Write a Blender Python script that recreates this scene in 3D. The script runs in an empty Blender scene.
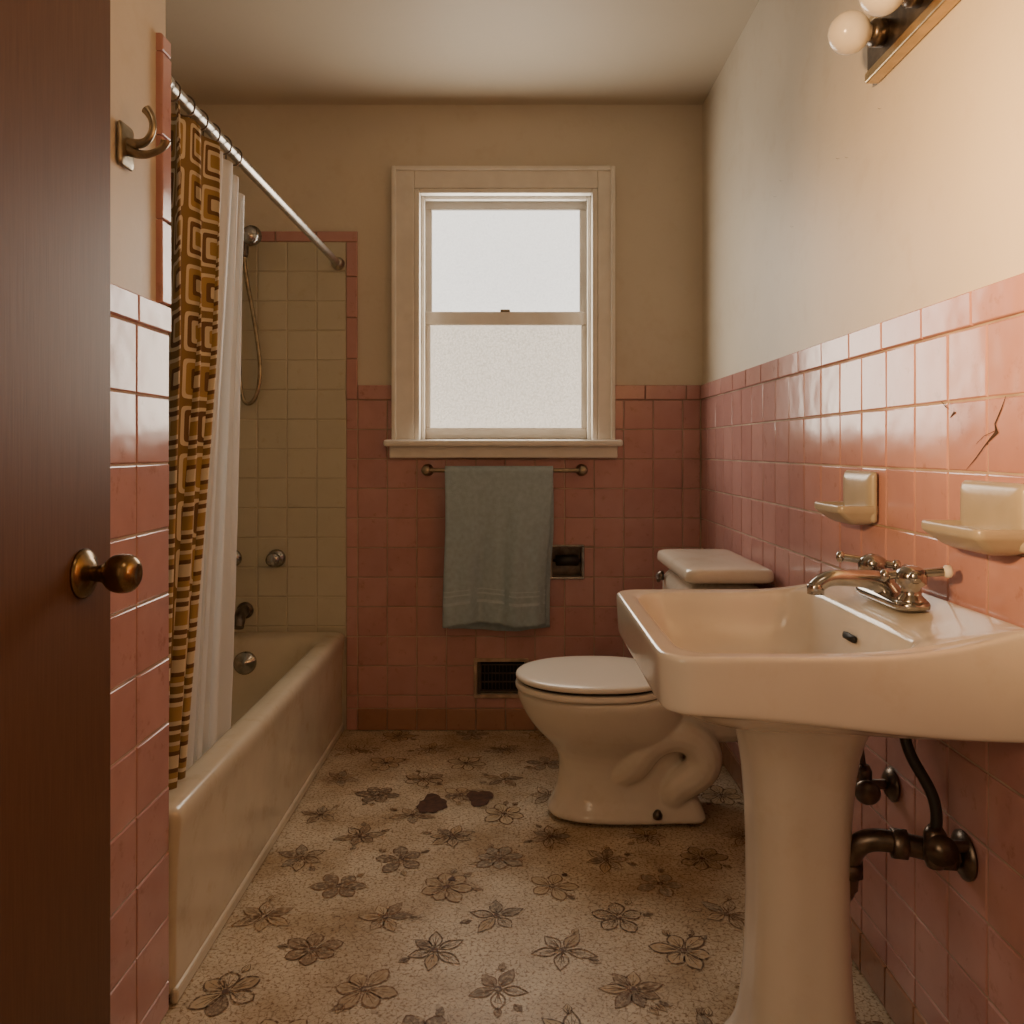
import bpy, bmesh, math, random
from mathutils import Vector, Matrix
random.seed(7)
S=bpy.context.scene
col=S.collection
pi=math.pi

# ---------------- materials ----------------
def newmat(name):
    m=bpy.data.materials.new(name); m.use_nodes=True
    nt=m.node_tree; b=nt.nodes['Principled BSDF']
    return m,nt,b
def N(nt,t,**k):
    n=nt.nodes.new(t)
    for a,v in k.items(): setattr(n,a,v)
    return n
def pos(nt):
    return N(nt,'ShaderNodeNewGeometry').outputs['Position']
def mat(name,c,rough=.5,metal=0,var=.0,vscale=8,bump=0,bscale=40,coat=0,c2=None,detail=4,grime=0):
    m,nt,b=newmat(name)
    b.inputs['Roughness'].default_value=rough
    b.inputs['Metallic'].default_value=metal
    b.inputs['Coat Weight'].default_value=coat
    b.inputs['Base Color'].default_value=(*c,1)
    P=pos(nt)
    if var>0 or c2:
        n=N(nt,'ShaderNodeTexNoise'); n.inputs['Scale'].default_value=vscale; n.inputs['Detail'].default_value=detail
        nt.links.new(P,n.inputs['Vector'])
        r=N(nt,'ShaderNodeValToRGB')
        r.color_ramp.elements[0].position=.35; r.color_ramp.elements[1].position=.68
        c2=c2 or tuple(x*(1-var) for x in c)
        r.color_ramp.elements[0].color=(*c2,1); r.color_ramp.elements[1].color=(*c,1)
        nt.links.new(n.outputs['Fac'],r.inputs['Fac']); outc=r.outputs['Color']
        if grime>0:
            g=N(nt,'ShaderNodeTexNoise'); g.inputs['Scale'].default_value=11; g.inputs['Detail'].default_value=10; g.inputs['Roughness'].default_value=.7
            nt.links.new(P,g.inputs['Vector'])
            gr=N(nt,'ShaderNodeValToRGB'); gr.color_ramp.elements[0].position=.34; gr.color_ramp.elements[1].position=.47
            gr.color_ramp.elements[0].color=(1-grime*.7,1-grime,1-grime*1.4,1); gr.color_ramp.elements[1].color=(1,1,1,1)
            nt.links.new(g.outputs['Fac'],gr.inputs['Fac'])
            mx=N(nt,'ShaderNodeMix',data_type='RGBA',blend_type='MULTIPLY'); mx.inputs['Factor'].default_value=1
            nt.links.new(outc,mx.inputs[6]); nt.links.new(gr.outputs['Color'],mx.inputs[7]); outc=mx.outputs[2]
        nt.links.new(outc,b.inputs['Base Color'])
    if bump>0:
        n=N(nt,'ShaderNodeTexNoise'); n.inputs['Scale'].default_value=bscale; n.inputs['Detail'].default_value=3
        nt.links.new(P,n.inputs['Vector'])
        bp=N(nt,'ShaderNodeBump'); bp.inputs['Strength'].default_value=bump; bp.inputs['Distance'].default_value=.01
        nt.links.new(n.outputs['Fac'],bp.inputs['Height']); nt.links.new(bp.outputs['Normal'],b.inputs['Normal'])
    return m

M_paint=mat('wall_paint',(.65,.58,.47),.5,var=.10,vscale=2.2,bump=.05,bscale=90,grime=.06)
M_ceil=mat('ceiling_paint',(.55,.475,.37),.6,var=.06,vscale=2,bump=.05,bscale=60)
M_trimw=mat('window_paint',(.82,.77,.69),.34,var=.09,vscale=14,bump=.04,bscale=40,grime=.05)
M_grout=mat('grout',(.52,.40,.31),.85,var=.4,vscale=9)
M_groutc=mat('grout_cream',(.58,.52,.40),.85,var=.25,vscale=9)
M_porc=mat('porcelain_white',(.78,.74,.67),.15,var=.06,vscale=6,coat=.2,grime=.06)
M_toilet=mat('toilet_porcelain',(.78,.71,.61),.17,var=.07,vscale=6,coat=.2,grime=.07)
M_seat=mat('toilet_seat_plastic',(.78,.71,.62),.24)
M_tub=mat('tub_enamel',(.70,.62,.48),.22,var=.16,vscale=4,coat=.2,grime=.12)
M_chrome=mat('chrome',(.50,.48,.45),.17,1,var=.35,vscale=40)
M_brass=mat('brass',(.66,.48,.26),.34,1,var=.2,vscale=35)
M_knob=mat('knob_brass',(.30,.20,.10),.25,1,var=.4,vscale=45)
M_nickel=mat('aged_nickel',(.42,.35,.25),.3,1,var=.4,vscale=45)
M_aged=mat('aged_metal',(.22,.18,.15),.34,.95,var=.5,vscale=40)
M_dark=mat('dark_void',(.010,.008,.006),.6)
M_rubber=mat('black_hose',(.02,.018,.016),.4)
M_towel=mat('towel_cotton',(.44,.56,.61),.95,var=.14,vscale=60,bump=.6,bscale=380)
M_bulb=mat('opal_glass',(.80,.76,.70),.18)
M_soap=mat('beige_ceramic',(.42,.37,.29),.28,var=.14,vscale=15,coat=.1)
M_crack=mat('crack_dark',(.05,.025,.015),.9)
M_hall=mat('hall_paint',(.5,.4,.28),.7)
M_rod=mat('rod_steel',(.55,.51,.46),.34,1,var=.2,vscale=30)

def tilemat(name,ca,cb,gcol=(.78,.72,.66)):
    m,nt,b=newmat(name)
    at=N(nt,'ShaderNodeAttribute',attribute_name='tv')
    n=N(nt,'ShaderNodeTexNoise'); n.inputs['Scale'].default_value=14; n.inputs['Detail'].default_value=5
    nt.links.new(pos(nt),n.inputs['Vector'])
    ma=N(nt,'ShaderNodeMath',operation='MULTIPLY_ADD'); ma.inputs[1].default_value=.65
    nt.links.new(n.outputs['Fac'],ma.inputs[0]); 
    mb=N(nt,'ShaderNodeMath',operation='MULTIPLY'); mb.inputs[1].default_value=.35
    nt.links.new(at.outputs['Fac'],mb.inputs[0]); nt.links.new(mb.outputs[0],ma.inputs[2])
    r=N(nt,'ShaderNodeValToRGB'); r.color_ramp.elements[0].position=.1; r.color_ramp.elements[1].position=.9
    r.color_ramp.elements[0].color=(*ca,1); r.color_ramp.elements[1].color=(*cb,1)
    nt.links.new(ma.outputs[0],r.inputs['Fac'])
    g=N(nt,'ShaderNodeTexNoise'); g.inputs['Scale'].default_value=26; g.inputs['Detail'].default_value=10; g.inputs['Roughness'].default_value=.7
    nt.links.new(pos(nt),g.inputs['Vector'])
    gr=N(nt,'ShaderNodeValToRGB'); gr.color_ramp.elements[0].position=.30; gr.color_ramp.elements[1].position=.42
    gr.color_ramp.elements[0].color=(*gcol,1); gr.color_ramp.elements[1].color=(1,1,1,1)
    nt.links.new(g.outputs['Fac'],gr.inputs['Fac'])
    mx=N(nt,'ShaderNodeMix',data_type='RGBA',blend_type='MULTIPLY'); mx.inputs['Factor'].default_value=1
    nt.links.new(r.outputs['Color'],mx.inputs[6]); nt.links.new(gr.outputs['Color'],mx.inputs[7])
    nt.links.new(mx.outputs[2],b.inputs['Base Color'])
    b.inputs['Roughness'].default_value=.18; b.inputs['Coat Weight'].default_value=.1
    n2=N(nt,'ShaderNodeTexNoise'); n2.inputs['Scale'].default_value=18; n2.inputs['Detail'].default_value=1
    nt.links.new(pos(nt),n2.inputs['Vector'])
    bp=N(nt,'ShaderNodeBump'); bp.inputs['Strength'].default_value=.2; bp.inputs['Distance'].default_value=.006
    nt.links.new(n2.outputs['Fac'],bp.inputs['Height']); nt.links.new(bp.outputs['Normal'],b.inputs['Normal'])
    return m
M_pink=tilemat('pink_tile',(.42,.212,.20),(.57,.325,.305))
M_pinkcap=tilemat('pink_cap_tile',(.43,.21,.195),(.57,.32,.295))
M_base=tilemat('base_tile',(.33,.17,.11),(.44,.24,.16))
M_beige=tilemat('beige_tile',(.50,.46,.345),(.58,.54,.42),(.92,.88,.82))

def woodmat():
    m,nt,b=newmat('door_wood')
    mp=N(nt,'ShaderNodeMapping'); mp.inputs['Scale'].default_value=(90,90,3.5)
    nt.links.new(pos(nt),mp.inputs['Vector'])
    n=N(nt,'ShaderNodeTexNoise'); n.inputs['Scale'].default_value=3; n.inputs['Detail'].default_value=8; n.inputs['Distortion'].default_value=.4
    nt.links.new(mp.outputs[0],n.inputs['Vector'])
    r=N(nt,'ShaderNodeValToRGB'); r.color_ramp.elements[0].position=.2; r.color_ramp.elements[1].position=.8
    r.color_ramp.elements[0].color=(.090,.038,.017,1); r.color_ramp.elements[1].color=(.140,.064,.030,1)
    nt.links.new(n.outputs['Fac'],r.inputs['Fac']); nt.links.new(r.outputs['Color'],b.inputs['Base Color'])
    b.inputs['Roughness'].default_value=.48
    bp=N(nt,'ShaderNodeBump'); bp.inputs['Strength'].default_value=.05; bp.inputs['Distance'].default_value=.003
    nt.links.new(n.outputs['Fac'],bp.inputs['Height']); nt.links.new(bp.outputs['Normal'],b.inputs['Normal'])
    return m
M_wood=woodmat()

def floormats():
    m,nt,b=newmat('linoleum')
    P=pos(nt)
    v=N(nt,'ShaderNodeTexVoronoi',feature='DISTANCE_TO_EDGE'); v.inputs['Scale'].default_value=60
    nt.links.new(P,v.inputs['Vector'])
    r=N(nt,'ShaderNodeValToRGB'); r.color_ramp.elements[0].position=.0; r.color_ramp.elements[1].position=.05
    r.color_ramp.elements[0].color=(.40,.31,.21,1); r.color_ramp.elements[1].color=(.65,.565,.43,1)
    nt.links.new(v.outputs['Distance'],r.inputs['Fac'])
    n=N(nt,'ShaderNodeTexNoise'); n.inputs['Scale'].default_value=4; n.inputs['Detail'].default_value=9; n.inputs['Roughness'].default_value=.65
    nt.links.new(P,n.inputs['Vector'])
    r2=N(nt,'ShaderNodeValToRGB'); r2.color_ramp.elements[0].position=.34; r2.color_ramp.elements[1].position=.60
    r2.color_ramp.elements[0].color=(.62,.51,.38,1); r2.color_ramp.elements[1].color=(1,1,1,1)
    nt.links.new(n.outputs['Fac'],r2.inputs['Fac'])
    mx=N(nt,'ShaderNodeMix',data_type='RGBA',blend_type='MULTIPLY'); mx.inputs['Factor'].default_value=1
    nt.links.new(r.outputs['Color'],mx.inputs[6]); nt.links.new(r2.outputs['Color'],mx.inputs[7])
    n3=N(nt,'ShaderNodeTexNoise'); n3.inputs['Scale'].default_value=150; n3.inputs['Detail'].default_value=4
    nt.links.new(P,n3.inputs['Vector'])
    r3=N(nt,'ShaderNodeValToRGB'); r3.color_ramp.elements[0].position=.36; r3.color_ramp.elements[1].position=.47
    r3.color_ramp.elements[0].color=(.50,.38,.26,1); r3.color_ramp.elements[1].color=(1,1,1,1)
    nt.links.new(n3.outputs['Fac'],r3.inputs['Fac'])
    m2=N(nt,'ShaderNodeMix',data_type='RGBA',blend_type='MULTIPLY'); m2.inputs['Factor'].default_value=1
    nt.links.new(mx.outputs[2],m2.inputs[6]); nt.links.new(r3.outputs['Color'],m2.inputs[7])
    nt.links.new(m2.outputs[2],b.inputs['Base Color'])
    b.inputs['Roughness'].default_value=.45
    bp=N(nt,'ShaderNodeBump'); bp.inputs['Strength'].default_value=.08; bp.inputs['Distance'].default_value=.002
    nt.links.new(v.outputs['Distance'],bp.inputs['Height']); nt.links.new(bp.outputs['Normal'],b.inputs['Normal'])
    f,nt,b=newmat('linoleum_flower_print')
    at=N(nt,'ShaderNodeAttribute',attribute_name='fc')
    n=N(nt,'ShaderNodeTexNoise'); n.inputs['Scale'].default_value=110; n.inputs['Detail'].default_value=6
    nt.links.new(pos(nt),n.inputs['Vector'])
    r=N(nt,'ShaderNodeValToRGB'); r.color_ramp.elements[0].position=.49; r.color_ramp.elements[1].position=.66
    r.color_ramp.elements[0].color=(0,0,0,1); r.color_ramp.elements[1].color=(.8,.8,.8,1)
    nt.links.new(n.outputs['Fac'],r.inputs['Fac'])
    mx=N(nt,'ShaderNodeMix',data_type='RGBA'); mx.inputs[7].default_value=(.55,.45,.32,1)
    nt.links.new(r.outputs['Color'],mx.inputs['Factor']); nt.links.new(at.outputs['Color'],mx.inputs[6])
    nt.links.new(mx.outputs[2],b.inputs['Base Color']); b.inputs['Roughness'].default_value=.5
    b.inputs['Specular IOR Level'].default_value=.3
    return m,f
M_lino,M_flower=floormats()
M_stain=mat('floor_hole_brown',(.12,.050,.025),.6,var=.5,vscale=60)

def curtainmat():
    m,nt,b=newmat('curtain_geometric')
    uv=N(nt,'ShaderNodeUVMap',uv_map='UVMap')
    def vm(op,a,bv=None):
        n=N(nt,'ShaderNodeVectorMath',operation=op); nt.links.new(a,n.inputs[0])
        if bv is not None: n.inputs[1].default_value=bv
        return n.outputs[0]
    fr=vm('FRACTION',uv.outputs[0]); ce=vm('ABSOLUTE',vm('SUBTRACT',fr,(.5,.5,0)))
    sx=N(nt,'ShaderNodeSeparateXYZ'); nt.links.new(ce,sx.inputs[0])
    def p(a,e):
        n=N(nt,'ShaderNodeMath',operation='POWER'); nt.links.new(a,n.inputs[0]); n.inputs[1].default_value=e; return n.outputs[0]
    ad=N(nt,'ShaderNodeMath',operation='ADD'); nt.links.new(p(sx.outputs[0],10),ad.inputs[0]); nt.links.new(p(sx.outputs[1],10),ad.inputs[1])
    d=p(ad.outputs[0],1/10)
    ck=N(nt,'ShaderNodeTexChecker'); ck.inputs['Scale'].default_value=1.0
    fl=vm('FLOOR',uv.outputs[0]); ads=vm('ADD',fl,(.5,.5,.5)); nt.links.new(ads,ck.inputs['Vector'])
    def ramp(cols):
        r=N(nt,'ShaderNodeValToRGB'); cr=r.color_ramp; cr.interpolation='CONSTANT'
        cr.elements[0].position=0; cr.elements[0].color=(*cols[0][1],1)
        cr.elements[1].position=cols[1][0]; cr.elements[1].color=(*cols[1][1],1)
        for q,c in cols[2:]:
            e=cr.elements.new(q); e.color=(*c,1)
        nt.links.new(d,r.inputs['Fac']); return r.outputs['Color']
    br=(.15,.08,.035); go=(.38,.25,.09); cr=(.66,.58,.43); ol=(.23,.145,.05)
    A=ramp([(0,go),(.15,cr),(.24,br),(.34,cr),(.42,ol)])
    B=ramp([(0,cr),(.13,br),(.22,go),(.34,cr),(.42,ol)])
    mx=N(nt,'ShaderNodeMix',data_type='RGBA')
    nt.links.new(ck.outputs['Fac'],mx.inputs['Factor']); nt.links.new(A,mx.inputs[6]); nt.links.new(B,mx.inputs[7])
    nt.links.new(mx.outputs[2],b.inputs['Base Color']); b.inputs['Roughness'].default_value=.7
    return m
M_curtain=curtainmat()
def linermat():
    m,nt,b=newmat('liner_vinyl')
    out=nt.nodes['Material Output']
    b.inputs['Base Color'].default_value=(.84,.83,.82,1); b.inputs['Roughness'].default_value=.35
    tl=N(nt,'ShaderNodeBsdfTranslucent'); tl.inputs['Color'].default_value=(.88,.86,.84,1)
    tp=N(nt,'ShaderNodeBsdfTransparent')
    m1=N(nt,'ShaderNodeMixShader'); m1.inputs[0].default_value=.45
    nt.links.new(b.outputs[0],m1.inputs[1]); nt.links.new(tl.outputs[0],m1.inputs[2])
    m2=N(nt,'ShaderNodeMixShader'); m2.inputs[0].default_value=.30
    nt.links.new(m1.outputs[0],m2.inputs[1]); nt.links.new(tp.outputs[0],m2.inputs[2])
    nt.links.new(m2.outputs[0],out.inputs['Surface'])
    return m
M_liner=linermat()
def glassmat(name,c,s,sc,lo):
    m,nt,b=newmat(name)
    b.inputs['Base Color'].default_value=(.4,.4,.38,1); b.inputs['Roughness'].default_value=.3
    n=N(nt,'ShaderNodeTexVoronoi'); n.inputs['Scale'].default_value=sc
    nt.links.new(pos(nt),n.inputs['Vector'])
    r=N(nt,'ShaderNodeMapRange'); r.inputs[1].default_value=0; r.inputs[2].default_value=.8
    r.inputs[3].default_value=s*1.1; r.inputs[4].default_value=s*lo
    nt.links.new(n.outputs['Distance'],r.inputs[0]); nt.links.new(r.outputs[0],b.inputs['Emission Strength'])
    b.inputs['Emission Color'].default_value=(*c,1)
    bp=N(nt,'ShaderNodeBump'); bp.inputs['Strength'].default_value=.3; bp.inputs['Distance'].default_value=.002
    nt.links.new(n.outputs['Distance'],bp.inputs['Height']); nt.links.new(bp.outputs['Normal'],b.inputs['Normal'])
    return m
M_gl1=glassmat('frosted_glass_upper',(1,.955,.88),1.8,150,.90)
M_gl2=glassmat('frosted_glass_pebbled',(1,.86,.68),1.4,130,.70)

# ---------------- mesh helpers ----------------
def finish(bm,name,mats,smooth=False,parent=None,sub=0,bevel=0,bseg=2,autosm=None):
    me=bpy.data.meshes.new(name); 
    bmesh.ops.recalc_face_normals(bm,faces=bm.faces)
    bm.to_mesh(me); bm.free()
    o=bpy.data.objects.new(name,me); col.objects.link(o)
    for m in (mats if isinstance(mats,list) else [mats]): me.materials.append(m)
    if smooth:
        for p in me.polygons: p.use_smooth=True
    if bevel>0:
        md=o.modifiers.new('b','BEVEL'); md.width=bevel; md.segments=bseg; md.limit_method='ANGLE'
    if sub:
        md=o.modifiers.new('s','SUBSURF'); md.levels=sub; md.render_levels=sub
    if parent: o.parent=parent
    return o
def box(name,a,b,m,bevel=0,parent=None,bseg=2):
    bm=bmesh.new(); bmesh.ops.create_cube(bm,size=1)
    for v in bm.verts:
        v.co=Vector([a[i] if v.co[i]<0 else b[i] for i in range(3)])
    return finish(bm,name,m,parent=parent,bevel=bevel,bseg=bseg,smooth=False)
def empty(name,loc=(0,0,0)):
    e=bpy.data.objects.new(name,None); col.objects.link(e); e.empty_display_size=.05
    return e
def loft(name,rings,m,parent=None,sub=1,cap0=True,cap1=True,smooth=True):
    bm=bmesh.new(); R=[]
    for r in rings: R.append([bm.verts.new(p) for p in r])
    n=len(R[0])
    for a,b in zip(R,R[1:]):
        for i in range(n):
            bm.faces.new((a[i],a[(i+1)%n],b[(i+1)%n],b[i]))
    if cap0: bm.faces.new(R[0][::-1])
    if cap1: bm.faces.new(R[-1])
    return finish(bm,name,m,smooth=smooth,parent=parent,sub=sub)
def lathe(name,prof,origin,axis,m,parent=None,seg=32,sub=0):
    axis=Vector(axis).normalized(); q=axis.to_track_quat('Z','Y'); O=Vector(origin)
    rings=[]
    for r,h in prof:
        r=max(r,1e-4)
        rings.append([O+q@Vector((r*math.cos(2*pi*i/seg),r*math.sin(2*pi*i/seg),h)) for i in range(seg)])
    return loft(name,rings,m,parent,sub=sub)
def tube(name,pts,rad,m,parent=None,res=8,radii=None):
    cu=bpy.data.curves.new(name,'CURVE'); cu.dimensions='3D'
    sp=cu.splines.new('NURBS'); sp.points.add(len(pts)-1)
    for i,p in enumerate(pts):
        sp.points[i].co=(*p,1); sp.points[i].radius=(radii[i] if radii else 1)
    sp.use_endpoint_u=True; sp.order_u=min(4,len(pts)); sp.resolution_u=8
    cu.bevel_depth=rad; cu.bevel_resolution=5; cu.use_fill_caps=True
    o=bpy.data.objects.new(name,cu); col.objects.link(o); cu.materials.append(m)
    dg=bpy.context.evaluated_depsgraph_get(); me=bpy.data.meshes.new_from_object(o.evaluated_get(dg))
    for p in me.polygons: p.use_smooth=True
    o2=bpy.data.objects.new(name,me); col.objects.link(o2); bpy.data.objects.remove(o)
    o2.name=name
    if parent: o2.parent=parent
    return o2
def fuse(name,objs,m,parent,voxel,it):
    bm=bmesh.new(); dg=bpy.context.evaluated_depsgraph_get()
    for o in objs:
        me=bpy.data.meshes.new_from_object(o.evaluated_get(dg)); bm.from_mesh(me); bpy.data.meshes.remove(me)
    bmesh.ops.remove_doubles(bm,verts=bm.verts,dist=1e-6)
    for o in objs: bpy.data.objects.remove(o)
    me=bpy.data.meshes.new(name); bm.to_mesh(me); bm.free()
    o=bpy.data.objects.new(name,me); col.objects.link(o); me.materials.append(m)
    r=o.modifiers.new('r','REMESH'); r.mode='VOXEL'; r.voxel_size=voxel; r.use_smooth_shade=True
    s=o.modifiers.new('s','SMOOTH'); s.iterations=it; s.factor=.5
    o.parent=parent
    return o
def rrect(cx,cy,hx,hy,r,z,k=5,s=5,corner=None):
    rs=r if isinstance(r,tuple) else (r,)*4
    cs=[(1,1,0),(-1,1,90),(-1,-1,180),(1,-1,270)]
    P=[]
    arcs=[]
    for (sx,sy,a0),rr in zip(cs,rs):
        c=(cx+sx*(hx-rr),cy+sy*(hy-rr))
        arcs.append([(c[0]+rr*math.cos(math.radians(a0+90*i/k)),c[1]+rr*math.sin(math.radians(a0+90*i/k))) for i in range(k+1)])
    for j in range(4):
        P+=arcs[j]; a=arcs[j][-1]; b=arcs[(j+1)%4][0]
        for i in range(1,s): t=i/s; P.append((a[0]+(b[0]-a[0])*t,a[1]+(b[1]-a[1])*t))
    return [Vector((x,y,z(x,y) if callable(z) else z)) for x,y in P]
def grid(name,nu,nv,f,m,uvf=None,parent=None,thick=0,smooth=True):
    bm=bmesh.new(); V=[[bm.verts.new(f(i/nu,j/nv)) for j in range(nv+1)] for i in range(nu+1)]
    uvl=bm.loops.layers.uv.new('UVMap')
    for i in range(nu):
        for j in range(nv):
            fc=bm.faces.new((V[i][j],V[i+1][j],V[i+1][j+1],V[i][j+1]))
            if uvf:
                for l,(a,b) in zip(fc.loops,((i,j),(i+1,j),(i+1,j+1),(i,j+1))): l[uvl].uv=uvf(a/nu,b/nv)
    me=bpy.data.meshes.new(name); bm.to_mesh(me); bm.free()
    o=bpy.data.objects.new(name,me); col.objects.link(o); me.materials.append(m)
    for p in me.polygons: p.use_smooth=smooth
    if thick:
        md=o.modifiers.new('t','SOLIDIFY'); md.thickness=thick; md.offset=0
    if parent: o.parent=parent
    return o
def wallplane(name,O,U,V,Nn,us,vs,holes,m,thick=.1):
    O,U,V,Nn=map(Vector,(O,U,V,Nn))
    cu=sorted(set([us[0],us[1]]+[h for a in holes for h in a[:2]])); cv=sorted(set([vs[0],vs[1]]+[h for a in holes for h in a[2:]]))
    bm=bmesh.new(); vd={}
    def gv(u,v):
        if (u,v) not in vd: vd[(u,v)]=bm.verts.new(O+U*u+V*v)
        return vd[(u,v)]
    for a,b in zip(cu,cu[1:]):
        for c,d in zip(cv,cv[1:]):
            mu,mv=(a+b)/2,(c+d)/2
            if any(h[0]<mu<h[1] and h[2]<mv<h[3] for h in holes): continue
            fs=bm.faces.new((gv(a,c),gv(b,c),gv(b,d),gv(a,d)))
            fs.normal_update()
    faces=list(bm.faces)
    ret=bmesh.ops.extrude_face_region(bm,geom=faces)
    for v in ret['geom']:
        if isinstance(v,bmesh.types.BMVert): v.co-=Nn*thick
    have=[f for f in bm.faces if abs((f.calc_center_median()-O).dot(Nn))<1e-5 and abs(f.normal.dot(Nn))>.9]
    if not have:
        for a,b in zip(cu,cu[1:]):
            for c,d in zip(cv,cv[1:]):
                mu,mv=(a+b)/2,(c+d)/2
                if any(h[0]<mu<h[1] and h[2]<mv<h[3] for h in holes): continue
                bm.faces.new((vd[(a,c)],vd[(b,c)],vd[(b,d)],vd[(a,d)]))
    return finish(bm,name,m)

def subtract(t,h):
    a,b,c,d=t[:4]
    if h[0]>=b or h[1]<=a or h[2]>=d or h[3]<=c: return t
    cand=[(a,min(b,h[0]),c,d),(max(a,h[1]),b,c,d),(a,b,c,min(d,h[2])),(a,b,max(c,h[3]),d)]
    cand=[x for x in cand if x[1]-x[0]>.006 and x[3]-x[2]>.006]
    if not cand: return None
    x=max(cand,key=lambda q:(q[1]-q[0])*(q[3]-q[2]))
    return (*x,*t[4:])
def tiles(name,O,U,V,Nn,lst,holes,mats,th=.008,parent=None):
    O,U,V,Nn=map(Vector,(O,U,V,Nn))
    bm=bmesh.new(); tv=bm.faces.layers.float.new('tv')
    g=.0012
    for t in lst:
        for h in holes:
            if t: t=subtract(t,h)
        if not t: continue
        a,b,c,d,mi,dt=t
        a+=g;b-=g;c+=g;d-=g
        if b-a<.004 or d-c<.004: continue
        T=th+dt; val=random.random()
        tx=random.uniform(-.0005,.0005); ty=random.uniform(-.0005,.0005)
        lv=[]
        for inset,dep,tl in ((0,0,0),(0,T*.6,0),(.0010,T*.88,0),(.0028,T,1)):
            ring=[]
            for k,(uu,vv) in enumerate(((a+inset,c+inset),(b-inset,c+inset),(b-inset,d-inset),(a+inset,d-inset))):
                sx=-1 if k in(0,3) else 1; sy=-1 if k<2 else 1
                ring.append(bm.verts.new(O+U*uu+V*vv+Nn*(dep+tl*(tx*sx+ty*sy))))
            lv.append(ring)
        fs=[]
        for r0,r1 in zip(lv,lv[1:]):
            for k in range(4): fs.append(bm.faces.new((r0[k],r0[(k+1)%4],r1[(k+1)%4],r1[k])))
        fs.append(bm.faces.new(lv[-1]))
        for f in fs: f.material_index=mi; f[tv]=val
    return finish(bm,name,mats,parent=parent)
def groutsheet(name,O,U,V,Nn,rects,holes,parent=None,m=None):
    bm=bmesh.new(); O,U,V,Nn=map(Vector,(O,U,V,Nn))
    for (a,b,c,d) in rects:
        cu=sorted(set([a,b]+[h for H in holes for h in H[:2] if a<h<b])); cv=sorted(set([c,d]+[h for H in holes for h in H[2:] if c<h<d]))
        for p,q in zip(cu,cu[1:]):
            for r,s in zip(cv,cv[1:]):
                mu,mv=(p+q)/2,(r+s)/2
                if any(h[0]<mu<h[1] and h[2]<mv<h[3] for h in holes): continue
                vs=[bm.verts.new(O+U*x+V*y+Nn*.0058) for x,y in ((p,r),(q,r),(q,s),(p,s))]
                bm.faces.new(vs)
    o=finish(bm,name,m or M_grout); o.parent=parent
    return o

# ---------------- room shell ----------------
XR,XL,YB,YF,H=.687,-1.38,3.04,-.60,2.29
XW=-.640; YW=1.52
CAP=1.263; P=.108
WIN=(-.366,.300,1.062,1.975)
TPH=(.135,.245,.562,.672); VNT=(-.138,.036,.133,.252)
holesB=[WIN,TPH,VNT]
wb=wallplane('wall_back',(0,YB,0),(1,0,0),(0,0,1),(0,-1,0),(XL-.1,XR+.1),(0,H),holesB,M_paint,.14)
wr=wallplane('wall_right',(XR,0,0),(0,1,0),(0,0,1),(-1,0,0),(YF-.1,YB),(0,H),[],M_paint)
wl=wallplane('wall_left',(XL,0,0),(0,1,0),(0,0,1),(1,0,0),(YW-.12,YB),(0,H),[],M_paint)
wallplane('wall_front',(0,YF,0),(1,0,0),(0,0,1),(0,1,0),(-1.8,XR),(0,H),[],M_paint)
DO=(-.45,.35,0,2.05)
we=wallplane('wall_entry',(XW,0,0),(0,1,0),(0,0,1),(1,0,0),(YF,YW),(0,H),[DO],M_paint,.12)
box('wall_partition',(XL,YW-.12,0),(XW-.12,YW,H),M_paint)
box('wall_hall',(-1.9,YF,0),(-1.8,YW-.12,H),M_hall)
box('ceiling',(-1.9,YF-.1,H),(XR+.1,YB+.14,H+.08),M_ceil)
L=[]
rows=[]; z=CAP-.055
while z>.085:
    zz=max(z-P,.08); rows.append((zz,z)); z-=P
xs=[]; xx=-.575
while xx<XR-.012: xs.append((xx,min(xx+P,XR-.009))); xx+=P
for a,b in xs:
    for c,d in rows:
        if d-c>.012: L.append((a,b,c,d,0,0))
    L.append((a,b,0.001,.08,2,.003))
xx=-.575
while xx<XR-.012: L.append((xx,min(xx+.15,XR-.009),CAP-.055,CAP,1,.004)); xx+=.15
for c,d in rows+[(.001,.08)]: L.append((-.617,-.575,c,d,0,0))
zz=CAP-.055
while zz<1.785: L.append((-.617,-.575,zz,min(zz+.15,1.785),1,.004)); zz+=.15
xx=-.575
while xx>XL: L.append((max(xx-.15,XL),xx,1.785,1.825,1,.004)); xx-=.15
z=1.785
while z>.34:
    xx=-.617
    while xx>XL: L.append((max(xx-P,XL),xx,max(z-P,.34),z,3,0)); xx-=P
    z-=P
TM=[M_pink,M_pinkcap,M_base,M_beige]
tiles('tiles',(0,YB,0),(1,0,0),(0,0,1),(0,-1,0),L,holesB,TM,parent=wb)
groutsheet('grout',(0,YB,0),(1,0,0),(0,0,1),(0,-1,0),[(-.617,-.576,CAP-.003,1.822),(-.617,XR,0,CAP-.003)],holesB,wb)
groutsheet('grout_shower',(0,YB,0),(1,0,0),(0,0,1),(0,-1,0),[(XL,-.6171,.34,1.822)],[],wb,M_groutc)
L=[]; yy=YB-.010
while yy>YF+.02:
    y0=max(yy-P,YF)
    for c,d in rows: 
        if d-c>.012: L.append((y0,yy,c,d,0,0))
    L.append((y0,yy,.001,.08,2,.003)); yy-=P
yy=YB-.010
while yy>YF+.02: L.append((max(yy-.15,YF),yy,CAP-.055,CAP,1,.004)); yy-=.15
tiles('tiles',(XR,0,0),(0,1,0),(0,0,1),(-1,0,0),L,[],TM,parent=wr)
groutsheet('grout',(XR,0,0),(0,1,0),(0,0,1),(-1,0,0),[(YF,YB,0,CAP-.003)],[],wr)
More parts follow.
